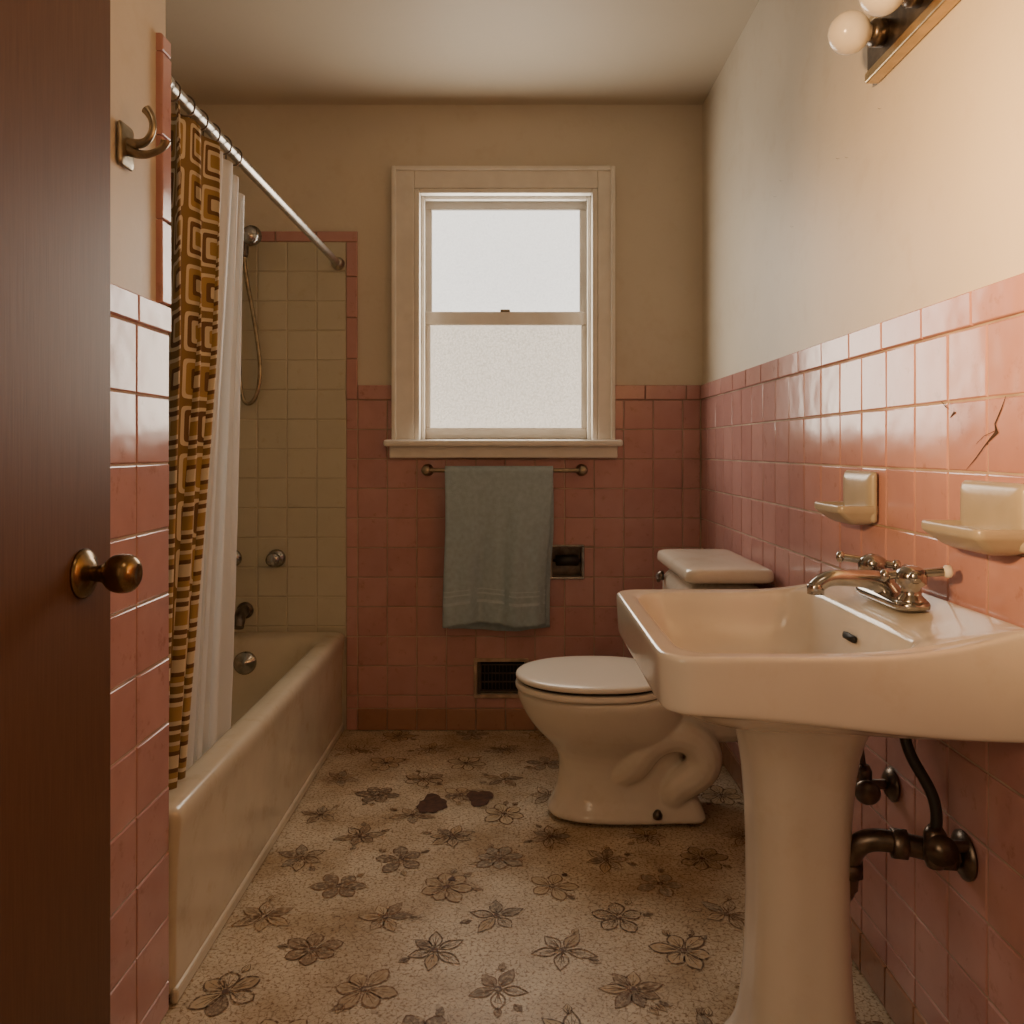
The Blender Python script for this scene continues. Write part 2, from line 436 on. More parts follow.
CW=1.287; PW=.118
L=[]; yy=YW-.001; first=True
while yy>.42:
    w=.132 if first else PW; first=False
    y0=max(yy-w,.40); z=CW-.05
    while z>0.02: L.append((y0,yy,max(z-PW,.001),z,0,0)); z-=PW
    L.append((y0,yy,CW-.05,CW,1,.004)); yy-=w
z=CW
while z<1.755: L.append((YW-.042,YW-.001,z,min(z+.15,1.770),1,.004)); z+=.15
tiles('tiles',(XW,0,0),(0,1,0),(0,0,1),(1,0,0),L,[],TM,parent=we)
groutsheet('grout',(XW,0,0),(0,1,0),(0,0,1),(1,0,0),[(.40,YW-.002,0,CW-.003)],[],we)
L=[];z=1.785
while z>.34:
    yy=YB-.009
    while yy>YW: L.append((max(yy-P,YW+.002),yy,max(z-P,.34),z,3,0)); yy-=P
    z-=P
yy=YB-.009
while yy>YW: L.append((max(yy-.15,YW+.002),yy,1.785,1.825,1,.004)); yy-=.15
tiles('tiles',(XL,0,0),(0,1,0),(0,0,1),(1,0,0),L,[],TM,parent=wl)
groutsheet('grout',(XL,0,0),(0,1,0),(0,0,1),(1,0,0),[(YW+.002,YB-.008,.34,1.822)],[],wl,M_groutc)

# ---------------- floor ----------------
def build_floor():
    bm=bmesh.new(); fc=bm.faces.layers.float_color.new('fc')
    vs=[bm.verts.new(p) for p in ((-1.9,YF-.1,0),(XR+.1,YF-.1,0),(XR+.1,YB+.1,0),(-1.9,YB+.1,0))]
    bm.faces.new(vs)
    vs2=[bm.verts.new((v.co.x,v.co.y,-.08)) for v in vs]
    for i in range(4): bm.faces.new((vs[i],vs[(i+1)%4],vs2[(i+1)%4],vs2[i]))
    bm.faces.new(vs2)
    rnd=random.Random(11)
    def poly(pts,z,c,mi=1):
        f=bm.faces.new([bm.verts.new((x,y,z)) for x,y in pts]); f.material_index=mi; f[fc]=(*c,1)
    lines=[(.16,.085,.04),(.21,.115,.055),(.13,.075,.04)]
    fills=[(.30,.21,.13),(.42,.31,.19),(.24,.18,.125),(.54,.43,.28),(.48,.35,.21),(.29,.24,.175)]
    def petal(cx,cy,ang,L,W,kind,fillc,linec,off):
        n=9; up=[];lo=[]
        for i in range(n+1):
            t=i/n
            if kind==0: w=W*math.sin(pi*t**1.25)**.75*.5
            else: w=W*math.sin(pi*t**.9)**1.1*.5
            up.append((off+L*t, w)); lo.append((off+L*t,-w))
        def tr(p):
            x=p[0]; y=p[1]
            return (cx+x*math.cos(ang)-y*math.sin(ang), cy+x*math.sin(ang)+y*math.cos(ang))
        out=up+lo[::-1][1:-1]
        mx=off+L*.5
        inn=[((x-mx)*.88+mx,y*.78) for x,y in out]
        if fillc: poly([tr(p) for p in inn],.0007+rnd.random()*.0002,fillc)
        for i in range(len(out)):
            j=(i+1)%len(out)
            a,b,c,d=tr(out[i]),tr(out[j]),tr(inn[j]),tr(inn[i])
            poly([a,b,c,d],.0011,linec)
        for s in (0,-.22,.22):
            e=.8 if s==0 else .6
            poly([tr((off+L*.12,-.0009)),tr((off+L*e,W*s-.0005)),tr((off+L*e,W*s+.0005)),tr((off+L*.12,.0009))],.0013,linec)
    D=.255
    for i in range(-4,4):
        for j in range(-10,6):
            for k in (0,1):
                x=-.033+D*i+k*D/2+rnd.uniform(-.008,.008); y=2.08+D*j+k*D/2+rnd.uniform(-.008,.008)
                if not(-.62<x<.68 and -.5<y<3.02): continue
                a0=rnd.uniform(0,2*pi); lc=rnd.choice(lines); R=rnd.uniform(.062,.073)
                typ=rnd.random(); npt=rnd.choice([5,6,6,7])
                fcol=rnd.choice(fills)
                for q in range(npt):
                    f=fcol if typ<.4 else (rnd.choice(fills) if rnd.random()<.5 else None)
                    petal(x,y,a0+2*pi*q/npt+rnd.uniform(-.14,.14),R*rnd.uniform(.70,1),R*(.58 if typ<.6 else .46),0 if typ<.6 else 1,f,lc,.006)
                for q in range(rnd.choice([1,2,3])): petal(x,y,a0+rnd.uniform(0,6),R*.42,R*.24,1,rnd.choice(fills),lc,R*.8)
                poly([(x+.008*math.cos(t*pi/4),y+.008*math.sin(t*pi/4)) for t in range(8)],.0016,(.11,.055,.03))
    for cx,cy,rx,ry,sd in ((-.240,2.40,.042,.064,1),(-.104,2.44,.036,.056,5),(-.15,1.98,.009,.010,8),(.12,2.0,.007,.007,9),(.10,1.40,.013,.012,4)):
        rr=random.Random(sd); pts=[]
        for t in range(22):
            a=2*pi*t/22; k=1+rr.uniform(-.12,.12)+.15*math.cos(3*a+sd)
            pts.append((cx+rx*k*math.cos(a),cy+ry*k*math.sin(a)))
        poly(pts,.002,(.05,.02,.01),2)
    me=bpy.data.meshes.new('floor'); bmesh.ops.recalc_face_normals(bm,faces=bm.faces)
    for f in bm.faces:
        if f.material_index and f.normal.z<0: f.normal_flip()
    bm.to_mesh(me); bm.free()
    o=bpy.data.objects.new('floor',me); col.objects.link(o)
    for m in (M_lino,M_flower,M_stain): me.materials.append(m)
build_floor()

# ---------------- window ----------------
W=empty('window_1')
x0,x1,z0,z1=WIN
yf=YB-.008-.022
def wbox(n,a,b,bv=.004): return box(n,a,b,M_trimw,bv,W)
cw=.081
wbox('casing_left',(x0-cw,yf,z0),(x0,YB-.0005,z1+.079)); wbox('casing_right',(x1,yf,z0),(x1+.063,YB-.0005,z1+.079))
wbox('casing_top',(x0,yf,z1),(x1,YB-.0005,z1+.079))
wbox('backband_left',(x0-cw,yf-.010,z0),(x0-cw+.016,yf+.004,z1+.079)); wbox('backband_right',(x1+.047,yf-.010,z0),(x1+.063,yf+.004,z1+.079)); wbox('backband_top',(x0-cw+.016,yf-.010,z1+.063),(x1+.047,yf+.004,z1+.079))
wbox('stool',(x0-cw-.024,yf-.045,z0-.024),(x1+.087,YB+.09,z0),.008)
wbox('apron',(x0-cw-.008,yf-.008,z0-.066),(x1+.072,YB-.0005,z0-.022),.005)
wbox('jamb_left',(x0-.0,YB-.028,z0),(x0+.020,YB+.13,z1)); wbox('jamb_right',(x1-.020,YB-.028,z0),(x1,YB+.13,z1)); wbox('jamb_top',(x0+.02,YB-.028,z1-.018),(x1-.02,YB+.13,z1))
wbox('stop_left',(x0+.020,YB+.01,z0),(x0+.034,YB+.035,z1-.018)); wbox('stop_right',(x1-.034,YB+.01,z0),(x1-.02,YB+.035,z1-.018)); wbox('stop_top',(x0+.034,YB+.01,z1-.030),(x1-.034,YB+.035,z1-.018))
a,b=x0+.020,x1-.020
zm=1.516
ya,yb_=YB+.036,YB+.066
wbox('lower_sash_bottom_rail',(a,ya,z0+.001),(b,yb_,z0+.045)); wbox('lower_sash_meeting_rail',(a,ya,zm-.028),(b,yb_,zm+.022))
wbox('lower_sash_stile_left',(a,ya,z0+.045),(a+.032,yb_,zm-.028)); wbox('lower_sash_stile_right',(b-.034,ya,z0+.045),(b,yb_,zm-.028))
box('lower_pane',(a+.028,ya+.012,z0+.04),(b-.030,ya+.018,zm-.02),M_gl2,0,W)
yc,yd=YB+.070,YB+.10
wbox('upper_sash_top_rail',(a,yc,z1-.050),(b,yd,z1-.018)); wbox('upper_sash_stile_left',(a,yc,zm-.02),(a+.035,yd,z1-.050)); wbox('upper_sash_stile_right',(b-.038,yc,zm-.02),(b,yd,z1-.050))
box('upper_pane',(a+.031,yc+.012,zm),(b-.034,yc+.018,z1-.045),M_gl1,0,W)
box('sash_lock',(-.055,ya-.002,zm+.021),(-.018,ya+.022,zm+.031),M_nickel,.004,W)
box('exterior_cover',(x0-.02,YB+.141,z0-.02),(x1+.02,YB+.146,z1+.02),M_trimw,0,W)

# ---------------- bathtub ----------------
TUBX=-.616
T=empty('bathtub')
cx,cy=(XL+.010+TUBX)/2,(YW+.003+YB-.010)/2; hx=(TUBX-XL-.010)/2; hy=(YB-.010-YW-.003)/2
R=[rrect(cx,cy,hx-.012,hy,.02,.0),rrect(cx,cy,hx-.012,hy,.02,.015),rrect(cx,cy,hx-.010,hy,.02,.17),rrect(cx,cy,hx-.008,hy,.02,.27),
   rrect(cx,cy,hx-.003,hy,.02,.315),rrect(cx,cy,hx,hy,.02,.335),rrect(cx,cy,hx-.002,hy,.02,.352),rrect(cx,cy,hx-.012,hy-.006,.02,.363),rrect(cx,cy,hx-.03,hy-.015,.03,.365),
   rrect(cx,cy,hx-.062,hy-.07,.12,.362),rrect(cx,cy,hx-.078,hy-.085,.13,.350),rrect(cx,cy,hx-.092,hy-.10,.14,.30),rrect(cx,cy,hx-.115,hy-.135,.16,.16),
   rrect(cx,cy,hx-.14,hy-.18,.16,.085),rrect(cx,cy,hx-.19,hy-.24,.15,.065),rrect(cx,cy,hx-.30,hy-.5,.06,.06)]
loft('tub_body',R,M_tub,T,sub=2)
lathe('overflow_plate',[(.040,-.01),(.040,.006),(.034,.012),(.012,.012),(.010,.016),(0,.017)],(-.950,YB-.118,.275),(0,-1,.12),M_chrome,T)
box('apron_base',(TUBX-.022,YW+.01,0.001),(TUBX-.0065,YB-.013,.03),M_tub,.006,T)

F=empty('tub_faucet')
yw=YB-.0085
lathe('spout_flange',[(.03,0),(.03,.006),(.02,.012)],(-.985,yw,.44),(0,-1,0),M_aged,F)
tube('spout',[(-.985,yw,.44),(-.982,yw-.05,.442),(-.975,yw-.09,.44),(-.967,yw-.125,.43),(-.963,yw-.14,.405)],.020,M_aged,F,radii=[1,1.05,1.1,1.1,.9])
for n,xx in (('valve_left',-1.03),('valve_right',-.870)):
    lathe(n,[(.033,0),(.033,.004),(.024,.012),(.014,.018),(.014,.03),(.024,.034),(.027,.045),(.024,.058),(.012,.063),(0,.064)],(xx,yw,.63),(0,-1,0),M_chrome,F)
SH=empty('shower_head')
yh=YB-.0130
lathe('flange',[(.026,0),(.026,.005),(.014,.012)],(-.965,yh,1.795),(0,-1,0),M_aged,SH)
tube('arm',[(-.965,yh,1.795),(-.965,yh-.05,1.795),(-.96,yh-.10,1.79),(-.955,yh-.12,1.775)],.009,M_aged,SH)
lathe('head',[(.010,-.01),(.014,.01),(.028,.025),(.034,.045),(.034,.055),(.0,.056)],(-.940,yh-.11,1.775),(.5,-.75,-.12),M_chrome,SH)
lathe('bracket',[(.014,-.03),(.017,-.02),(.017,.03),(.010,.04)],(-.970,yh-.06,1.745),(0,0,1),M_aged,SH)
tube('hose',[(-.970,yh-.06,1.73),(-.970,yh-.04,1.65),(-.950,yh-.03,1.55),(-.930,yh-.03,1.42),(-.915,yh-.03,1.30),(-.935,yh-.03,1.20),(-.975,yh-.03,1.18),(-1.00,yh-.03,1.26),(-.995,yh-.03,1.5),(-.99,yh-.05,1.74)],.0075,M_nickel,SH)

# ---------------- shower rod / curtain ----------------
RX,RZ=-.646,1.705
C=empty('shower_curtain_rod')
tube('rod',[(RX,YW+.002,RZ),(RX,2.0,RZ),(RX,2.5,RZ),(RX,YB-.010,RZ)],.0125,M_rod,C)
lathe('flange_back',[(.024,0),(.024,.006),(.018,.016),(.0135,.03)],(RX,YB-.009,RZ),(0,-1,0),M_rod,C)
lathe('flange_near',[(.0165,0),(.0165,.006),(.0155,.02)],(RX,YW+.001,RZ),(0,1,0),M_rod,C)
SC=empty('shower_curtain')
def curtf(u,v):
    ph=u*2*pi*2.5+.8
    ytop=YW+.03+u*.25; ybot=YW+.04+u*.14
    yy=ytop+(ybot-ytop)*v+.016*math.sin(ph*2+.5)*(.5+v*.3)
    amp=.020+.018*min(1,v*3)
    xx=RX-.004-.054*v**1.3+amp*math.sin(ph+v*.5)+.004*math.sin(ph*2.3+v*5)
    zz=RZ-.03-(RZ-.03-.345)*v+.008*math.cos(ph)*(1-v)
    return (xx,yy,zz)
Nn_=120
arc=[0]
for i in range(Nn_):
    p=Vector(curtf(i/Nn_,.5)); q=Vector(curtf((i+1)/Nn_,.5)); arc.append(arc[-1]+(q-p).length)
def cuv(u,v):
    return (arc[int(round(u*Nn_))]/.092+.3, v*1.34/.094)
grid('curtain_fabric',Nn_,80,curtf,M_curtain,cuv,SC,.002)
for i in range(6):
    yy=YW+.035+i*.07
    pts=[(RX+.019*math.cos(t*2*pi/16),yy+.004*math.sin(t),RZ-.006+.021*math.sin(t*2*pi/16)) for t in range(17)]
    tube('ring_%d'%(i+1),pts,.0018,M_aged,SC)
SL=empty('shower_curtain_liner')
def linf(u,v):
    ph=u*2*pi*3.5
    yt=YW+.27+u*.18; yb=YW+.22+u*.28
    yy=yt+(yb-yt)*v+.014*math.sin(ph*1.7)
    xx=RX-.006-.070*v**1.1+(.016+.014*v)*math.sin(ph+v*1.2)+.004*math.sin(ph*2.7+v*6)
    return (xx,yy,RZ-.03-(RZ-.03-.27)*v-.06*u*u*(1-v))
grid('liner_sheet',110,60,linf,M_liner,None,SL)

# ---------------- towel bar & towel ----------------
TB=empty('towel_bar')
yb=YB-.072; zb=.952
tube('bar',[(-.318,yb,zb),(-.1,yb,zb),(.05,yb,zb),(.243,yb,zb)],.0075,M_nickel,TB)
for n,xx in (('post_left',-.318),('post_right',.243)):
    lathe(n,[(.022,0),(.022,.005),(.014,.012),(.011,.03),(.013,.05),(.016,.058),(.016,.074),(.012,.080),(0,.081)],(xx,YB-.0085,zb),(0,-1,0),M_nickel,TB)
def towf(u,v):
    Lb,Lf=.572,.550; Rr=.0125; arc=pi*Rr; tot=Lb+Lf+arc; s=v*tot
    if s<Lb: y=yb+Rr; z=zb-(Lb-s); hang=(Lb-s); side=1
    elif s<Lb+arc: a=(s-Lb)/Rr; y=yb+Rr*math.cos(a); z=zb+Rr*math.sin(a); hang=0; side=0
    else: y=yb-Rr; z=zb-(s-Lb-arc); hang=s-Lb-arc; side=-1
    w=.386-.024*min(1,hang*3)
    xx=-.250+.016*(side==1)*min(1,hang*4)+u*w + (.004*math.sin(hang*9))
    fold=.018*math.sin(u*pi*3.2+.6)*min(1,hang*2.5)+.007*math.sin(u*pi*9+1)*min(1,hang*3)
    z+=.006*math.sin(u*7+side)*min(1,hang*2)
    return (xx,y-fold*(1 if side<=0 else .6)+(-.008 if side<0 else .004)*min(1,hang*4),z)
TW=empty('towel')
grid('towel_cloth',50,110,towf,M_towel,None,TW,.007)
def band(z,h):
    def f(u,v):
        s=(.550-(z+h*v))
        Lb,Rr=.572,.0125; arc=pi*Rr; tot=Lb+.550+arc
        p=towf(u,(Lb+arc+s)/tot); return (p[0],p[1]-.0045,p[2])
    return f
M_band=mat('towel_band',(.52,.63,.68),.9,var=.1,vscale=80)
for i,(z,h) in enumerate(((.075,.010),(.105,.006),(.122,.004))): grid('band_%d'%(i+1),50,2,band(z,h),M_band,None,TW)

# ---------------- paper holder, vent ----------------
PH=empty('toilet_paper_holder')
a,b,c,d=TPH
def frame(pre,a,b,c,d,w,y0,y1,m,par):
    box(pre+'_top',(a-w,y0,d),(b+w,y1,d+w),m,.002,par); box(pre+'_bottom',(a-w,y0,c-w),(b+w,y1,c),m,.002,par)
    box(pre+'_left',(a-w,y0,c),(a,y1,d),m,.002,par); box(pre+'_right',(b,y0,c),(b+w,y1,d),m,.002,par)
frame('frame',a,b,c,d,.008,YB-.016,YB-.0085,M_chrome,PH)
box('recess_back',(a+.001,YB+.05,c+.001),(b-.001,YB+.055,d-.001),M_aged,0,PH)
box('recess_top',(a+.001,YB-.01,d-.003),(b-.001,YB+.05,d-.001),M_aged,0,PH); box('recess_bottom',(a+.001,YB-.01,c+.001),(b-.001,YB+.05,c+.003),M_aged,0,PH)
box('recess_left',(a+.001,YB-.01,c+.003),(a+.003,YB+.05,d-.003),M_aged,0,PH); box('recess_right',(b-.003,YB-.01,c+.003),(b-.001,YB+.05,d-.003),M_aged,0,PH)
lathe('roller',[(.006,0),(.006,.01),(.019,.012),(.019,.094),(.006,.096),(.006,.104)],(a+.003,YB-.004,(c+d)/2+.004),(1,0,0),M_rubber,PH)
VT=empty('wall_vent_register')
a,b,c,d=VNT
M_vent=mat('vent_enamel',(.50,.37,.27),.5,var=.4,vscale=30)
M_fin=mat('vent_fins',(.10,.075,.055),.5,var=.4,vscale=30)
frame('frame',a,b,c,d,.013,YB-.014,YB-.0085,M_vent,VT)
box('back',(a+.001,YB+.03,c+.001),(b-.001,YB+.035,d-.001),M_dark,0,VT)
n=13
for i in range(1,n): 
    xx=a+(b-a)*i/n; box('fin_%d'%i,(xx-.0012,YB-.006,c+.012),(xx+.0012,YB+.01,d-.012),M_fin,0,VT)
box('inner_left',(a+.001,YB-.008,c+.001),(a+.012,YB+.004,d-.001),M_fin,0,VT)
for i in range(0,4):
    zz=c+.012+(d-c-.024)*i/3; box('louver_%d'%i,(a+.012,YB-.008,zz-.0018),(b-.003,YB+.004,zz+.0018),M_fin,0,VT)

# ---------------- toilet ----------------
TO=empty('toilet')
yc0=2.35
def egg(xf,xb,hw,z,n=40,pw=2.0,yc=yc0,sq=2.8):
    cx=xf+(xb-xf)*.52; P=[]
    for i in range(n):
        a=2*pi*i/n; c,s=math.cos(a),math.sin(a)
        if c<0: e=pw; ax=cx-xf
        else: e=sq; ax=xb-cx
        x=cx+ax*math.copysign(abs(c)**(2/e),c); y=yc+hw*math.copysign(abs(s)**(2/(e)),s)
        P.append(Vector((x,y,z)))
    return P
parts=[]
parts.append(loft('b1',[egg(.09,.50,.112,0.002,sq=3.5,pw=2.6),egg(.088,.50,.114,.02,sq=3.5,pw=2.6),egg(.098,.492,.104,.035,sq=3.5,pw=2.5),egg(.112,.485,.090,.06,sq=3.2,pw=2.4),egg(.125,.475,.082,.12,pw=2.2),egg(.125,.472,.086,.17,pw=2.1),
   egg(.100,.474,.108,.205),egg(.060,.476,.138,.240),egg(.028,.476,.160,.285),egg(.012,.474,.172,.320),egg(.006,.472,.178,.338),egg(.006,.470,.178,.352),egg(.014,.462,.170,.358),egg(.05,.43,.13,.357)],M_toilet,None,sub=1))
for sg in (-1,1):
    parts.append(tube('b2',[(.22,yc0+sg*.00,.10),(.27,yc0+sg*.035,.115),(.325,yc0+sg*.066,.150),(.35,yc0+sg*.074,.215),(.42,yc0+sg*.078,.258),(.505,yc0+sg*.078,.240),(.530,yc0+sg*.078,.160),(.475,yc0+sg*.072,.120),(.425,yc0+sg*.070,.09),(.43,yc0+sg*.05,.03)],.050,M_toilet,None,radii=[.7,.85,1,1,1,1,1,.95,.85,.7]))
parts.append(loft('b3',[rrect(.40,yc0,.125,.112,.03,.003),rrect(.40,yc0,.125,.112,.03,.025),rrect(.40,yc0,.115,.10,.03,.04),rrect(.41,yc0,.09,.07,.03,.10)],M_toilet,None,sub=1))
parts.append(loft('b4',[rrect(.545,yc0,.10,.07,.03,.20),rrect(.545,yc0,.11,.09,.03,.28),rrect(.545,yc0,.12,.115,.03,.340),rrect(.545,yc0,.12,.12,.03,.356),rrect(.545,yc0,.11,.11,.03,.363)],M_toilet,None,sub=1))
fuse('bowl',parts,M_toilet,TO,.0045,6)
def slab(nm,xf,xb,hw,z0,z1,m,dome=0):
    r=[egg(xf+.006,xb-.006,hw-.006,z0,pw=2.1,sq=2.6),egg(xf,xb,hw,z0+.004,pw=2.1,sq=2.6),egg(xf,xb,hw,z1-.006,pw=2.1,sq=2.6),egg(xf+.006,xb-.006,hw-.006,z1,pw=2.1,sq=2.6),egg(xf+.05,xb-.05,hw-.05,z1+dome,pw=2.1,sq=2.6),egg(xf+.14,xb-.14,hw-.13,z1+dome*1.3,pw=2.1,sq=2.6)]
    loft(nm,r,m,TO,sub=1)
slab('seat',.000,.425,.182,.356,.378,M_seat)
slab('seat_gap_shade',.010,.415,.174,.376,.386,M_rubber)  # black slab stands in for the shade between seat and lid
slab('lid',.001,.425,.181,.382,.401,M_seat,.004)
for s in (-1,1): box('hinge_%s'%('near' if s<0 else 'far'),(.405,yc0+s*.07-.02,.360),(.440,yc0+s*.07+.02,.398),M_seat,.006,TO)
tk=.553
loft('tank',[rrect(tk+.005,yc0,.090,.195,.03,.360),rrect(tk+.005,yc0,.098,.205,.03,.385),rrect(tk,yc0,.104,.222,.03,.60),rrect(tk,yc0,.105,.225,.03,.685)],M_toilet,TO,sub=1)
loft('tank_lid',[rrect(tk,yc0,.110,.228,.025,.680),rrect(tk,yc0,.116,.235,.03,.685),rrect(tk,yc0,.116,.235,.03,.710),rrect(tk,yc0,.108,.228,.03,.720),rrect(tk,yc0,.06,.16,.03,.724)],M_toilet,TO,sub=1)
lathe('flush_pivot',[(.014,0),(.014,.01),(.006,.02)],(.449,yc0+.165,.645),(-1,0,0),M_aged,TO)
tube('flush_lever',[(.432,yc0+.165,.645),(.426,yc0+.14,.645),(.424,yc0+.10,.64)],.006,M_aged,TO)
lathe('bolt_cap',[(.013,0),(.013,.008),(.008,.018),(0,.021)],(.385,yc0-.108,.033),(0,-.25,1),M_aged,TO)

# ---------------- sink ----------------
SK=empty('pedestal_sink')
sx0,sx1,sy0,sy1=.190,.676,1.07,1.605
scx,scy,shx,shy=(sx0+sx1)/2,(sy0+sy1)/2,(sx1-sx0)/2,(sy1-sy0)/2
def ss(a,b,x): t=max(0,min(1,(x-a)/(b-a))); return t*t*(3-2*t)
ZT=.757
def zr(dz): return lambda x,y: ZT+dz+.034*ss(.52,.66,x)
def zbm(dz): return lambda x,y: .682+dz-.036*ss(.20,.66,x)
rc=(.012,.045,.045,.012)
def rr_(ins,z,r=rc): return rrect(scx,scy,shx-ins,shy-ins,tuple(max(.006,q-ins*.5) for q in r),z)
bx,by,bhx,bhy=.388,scy,.163,.230
R=[rrect(.45,scy,.085,.095,.05,.605),rrect(.44,scy,.13,.14,.06,.615),rrect(scx-.01,scy,.19,.20,.08,lambda x,y:.645-.02*ss(.3,.6,x)),rr_(.045,zbm(-.012)),rr_(.012,zbm(-.004)),rr_(.004,zbm(0)),rr_(.003,zbm(.008)),
   rr_(0,zr(-.012)),rr_(0,zr(-.005)),rr_(.0025,zr(-.001)),rr_(.007,zr(.000)),rr_(.018,zr(-.001)),
   rrect(bx,by,bhx+.006,bhy+.006,.055,lambda x,y:ZT-.001+.012*ss(.50,.55,x)),
   rrect(bx,by,bhx,bhy,.05,lambda x,y:ZT-.006+.010*ss(.50,.55,x)),rrect(bx,by,bhx-.008,bhy-.008,.05,ZT-.035),rrect(bx,by,bhx-.020,bhy-.026,.06,ZT-.080),rrect(bx+.005,by,bhx-.050,bhy-.070,.06,ZT-.106),rrect(bx+.005,by,.03,.03,.028,ZT-.114)]
loft('basin',R,M_porc,SK,sub=2)
lathe('drain',[(.024,-.004),(.024,.001),(.018,.003),(.0,.001)],(bx+.005,by,ZT-.112),(0,0,1),M_chrome,SK)
ov=loft('overflow_slot',[rrect(0,0,.0055,.024,.005,0),rrect(0,0,.0055,.024,.005,.004)],M_dark,SK,sub=0)
ov.matrix_local=Matrix.Translation((.5410,scy+.0,ZT-.034))@Matrix.Rotation(math.radians(-80),4,'Y')
ped=[]
for z,rx,ry in ((.002,.118,.130),(.03,.118,.130),(.045,.106,.120),(.075,.088,.100),(.15,.077,.086),(.30,.071,.080),(.46,.074,.084),(.56,.084,.096),(.60,.098,.116),(.640,.120,.14)):
    ped.append(rrect(.453,scy,rx,ry,min(rx,ry)*.72,z))
loft('pedestal',ped,M_porc,SK,sub=1)

# faucet
FA=empty('sink_faucet')
fz=ZT+.0245; fx=.600; fy=1.325
loft('base_plate',[rrect(fx,fy,.027,.095,.024,fz-.003),rrect(fx,fy,.027,.095,.024,fz+.012),rrect(fx,fy,.022,.089,.021,fz+.018),rrect(fx,fy,.014,.07,.012,fz+.019)],M_chrome,FA,sub=1)
tube('spout',[(fx,fy,fz+.010),(fx-.012,fy,fz+.034),(fx-.035,fy,fz+.038),(fx-.075,fy,fz+.040),(fx-.106,fy,fz+.040),(fx-.120,fy,fz+.024)],.0125,M_chrome,FA,radii=[1.6,1.4,1.2,1.05,1,1])
lathe('aerator',[(.013,0),(.0138,.014),(.012,.016)],(fx-.120,fy,fz+.014),(0,0,1),M_chrome,FA)
for s,nm in ((-1,'near'),(1,'far')):
    hy_=fy+s*.068; hz_=fz+(.058 if s<0 else .058)
    lathe('valve_'+nm,[(.021,.012),(.021,.018),(.015,.024),(.014,.036),(.022,.042),(.023,.054),(.020,.062),(.010,.068),(0,.069)],(fx,hy_,fz),(0,0,1),M_chrome,FA)
    d=Vector((.85,-.25,.10)) if s<0 else Vector((-.9,.35,.12)); d.normalize()
    c=Vector((fx,hy_,hz_-.002))
    e=Vector((-d.y,d.x,0))
    for k,(dd,ln) in enumerate(((d,.048),(-d,.034),(e,.034),(-e,.034))):
        tube('handle_arm_%s_%d'%(nm,k+1),[c,c+dd*ln*.5,c+dd*ln],.006,M_chrome,FA,radii=[1.2,.95,1.2])
        lathe('handle_tip_%s_%d'%(nm,k+1),[(.006,0),(.0095,.003),(.0095,.010),(.006,.013),(0,.0135)],c+dd*(ln-.004),dd,M_porc if (k==0 and s<0) else M_chrome,FA,seg=16)

# ---------------- plumbing ----------------
PL=empty('sink_drain_trap')
def esc(nm,y,z,r,par): lathe(nm,[(r,0),(r,.003),(r*.7,.010),(r*.45,.013)],(XR-.010,y,z),(-1,0,0),M_aged,par)
esc('escutcheon',1.25,.415,.036,PL)
tube('trap_arm',[(XR-.012,1.25,.415),(.65,1.252,.415),(.60,1.262,.425),(.56,1.27,.430),(.530,1.285,.42),(.520,1.295,.39),(.520,1.30,.34)],.0165,M_aged,PL)
tube('tail_pipe',[(.520,1.30,.34),(.51,1.305,.31),(.49,1.31,.32),(.485,1.32,.40),(.480,1.325,.60)],.014,M_aged,PL)
for nm,p,ax in (('slip_nut_wall',(.650,1.252,.415),(-1,.05,.03)),('slip_nut_mid',(.585,1.265,.425),(-1,.15,.05)),('slip_nut_low',(.521,1.297,.372),(0,0,1))):
    lathe(nm,[(.018,-.012),(.023,-.010),(.023,.010),(.018,.012)],p,ax,M_aged,PL,seg=8)
SV=empty('supply_stop_valve')
esc('escutcheon',1.49,.425,.030,SV)
tube('stub',[(XR-.012,1.49,.425),(.65,1.49,.425),(.62,1.49,.425)],.009,M_aged,SV)
lathe('body',[(.012,-.02),(.015,-.015),(.015,.02),(.010,.03)],(.625,1.49,.430),(0,0,1),M_aged,SV)
lathe('handle',[(.006,0),(.006,.02),(.020,.022),(.022,.028),(.018,.034),(0,.035)],(.625,1.48,.425),(-.3,-1,0),M_aged,SV)
tube('supply_tube',[(.625,1.49,.455),(.62,1.49,.50),(.60,1.47,.55),(.60,1.44,.60),(.60,1.42,.635)],.0055,M_aged,SV)
SV2=empty('supply_stop_valve')
tube('supply_hose',[(.625,1.235,.455),(.632,1.235,.49),(.618,1.25,.53),(.598,1.26,.56),(.592,1.27,.60),(.60,1.28,.635)],.0085,M_rubber,SV2)
lathe('body',[(.012,-.03),(.016,-.02),(.016,.02),(.010,.03)],(.625,1.235,.435),(0,0,1),M_aged,SV2)
lathe('handle',[(.006,0),(.006,.018),(.020,.020),(.022,.026),(.0,.032)],(.625,1.225,.44),(-.3,-1,.2),M_aged,SV2)
tube('stub',[(XR-.009,1.235,.435),(.66,1.235,.435),(.625,1.235,.435)],.009,M_aged,SV2)

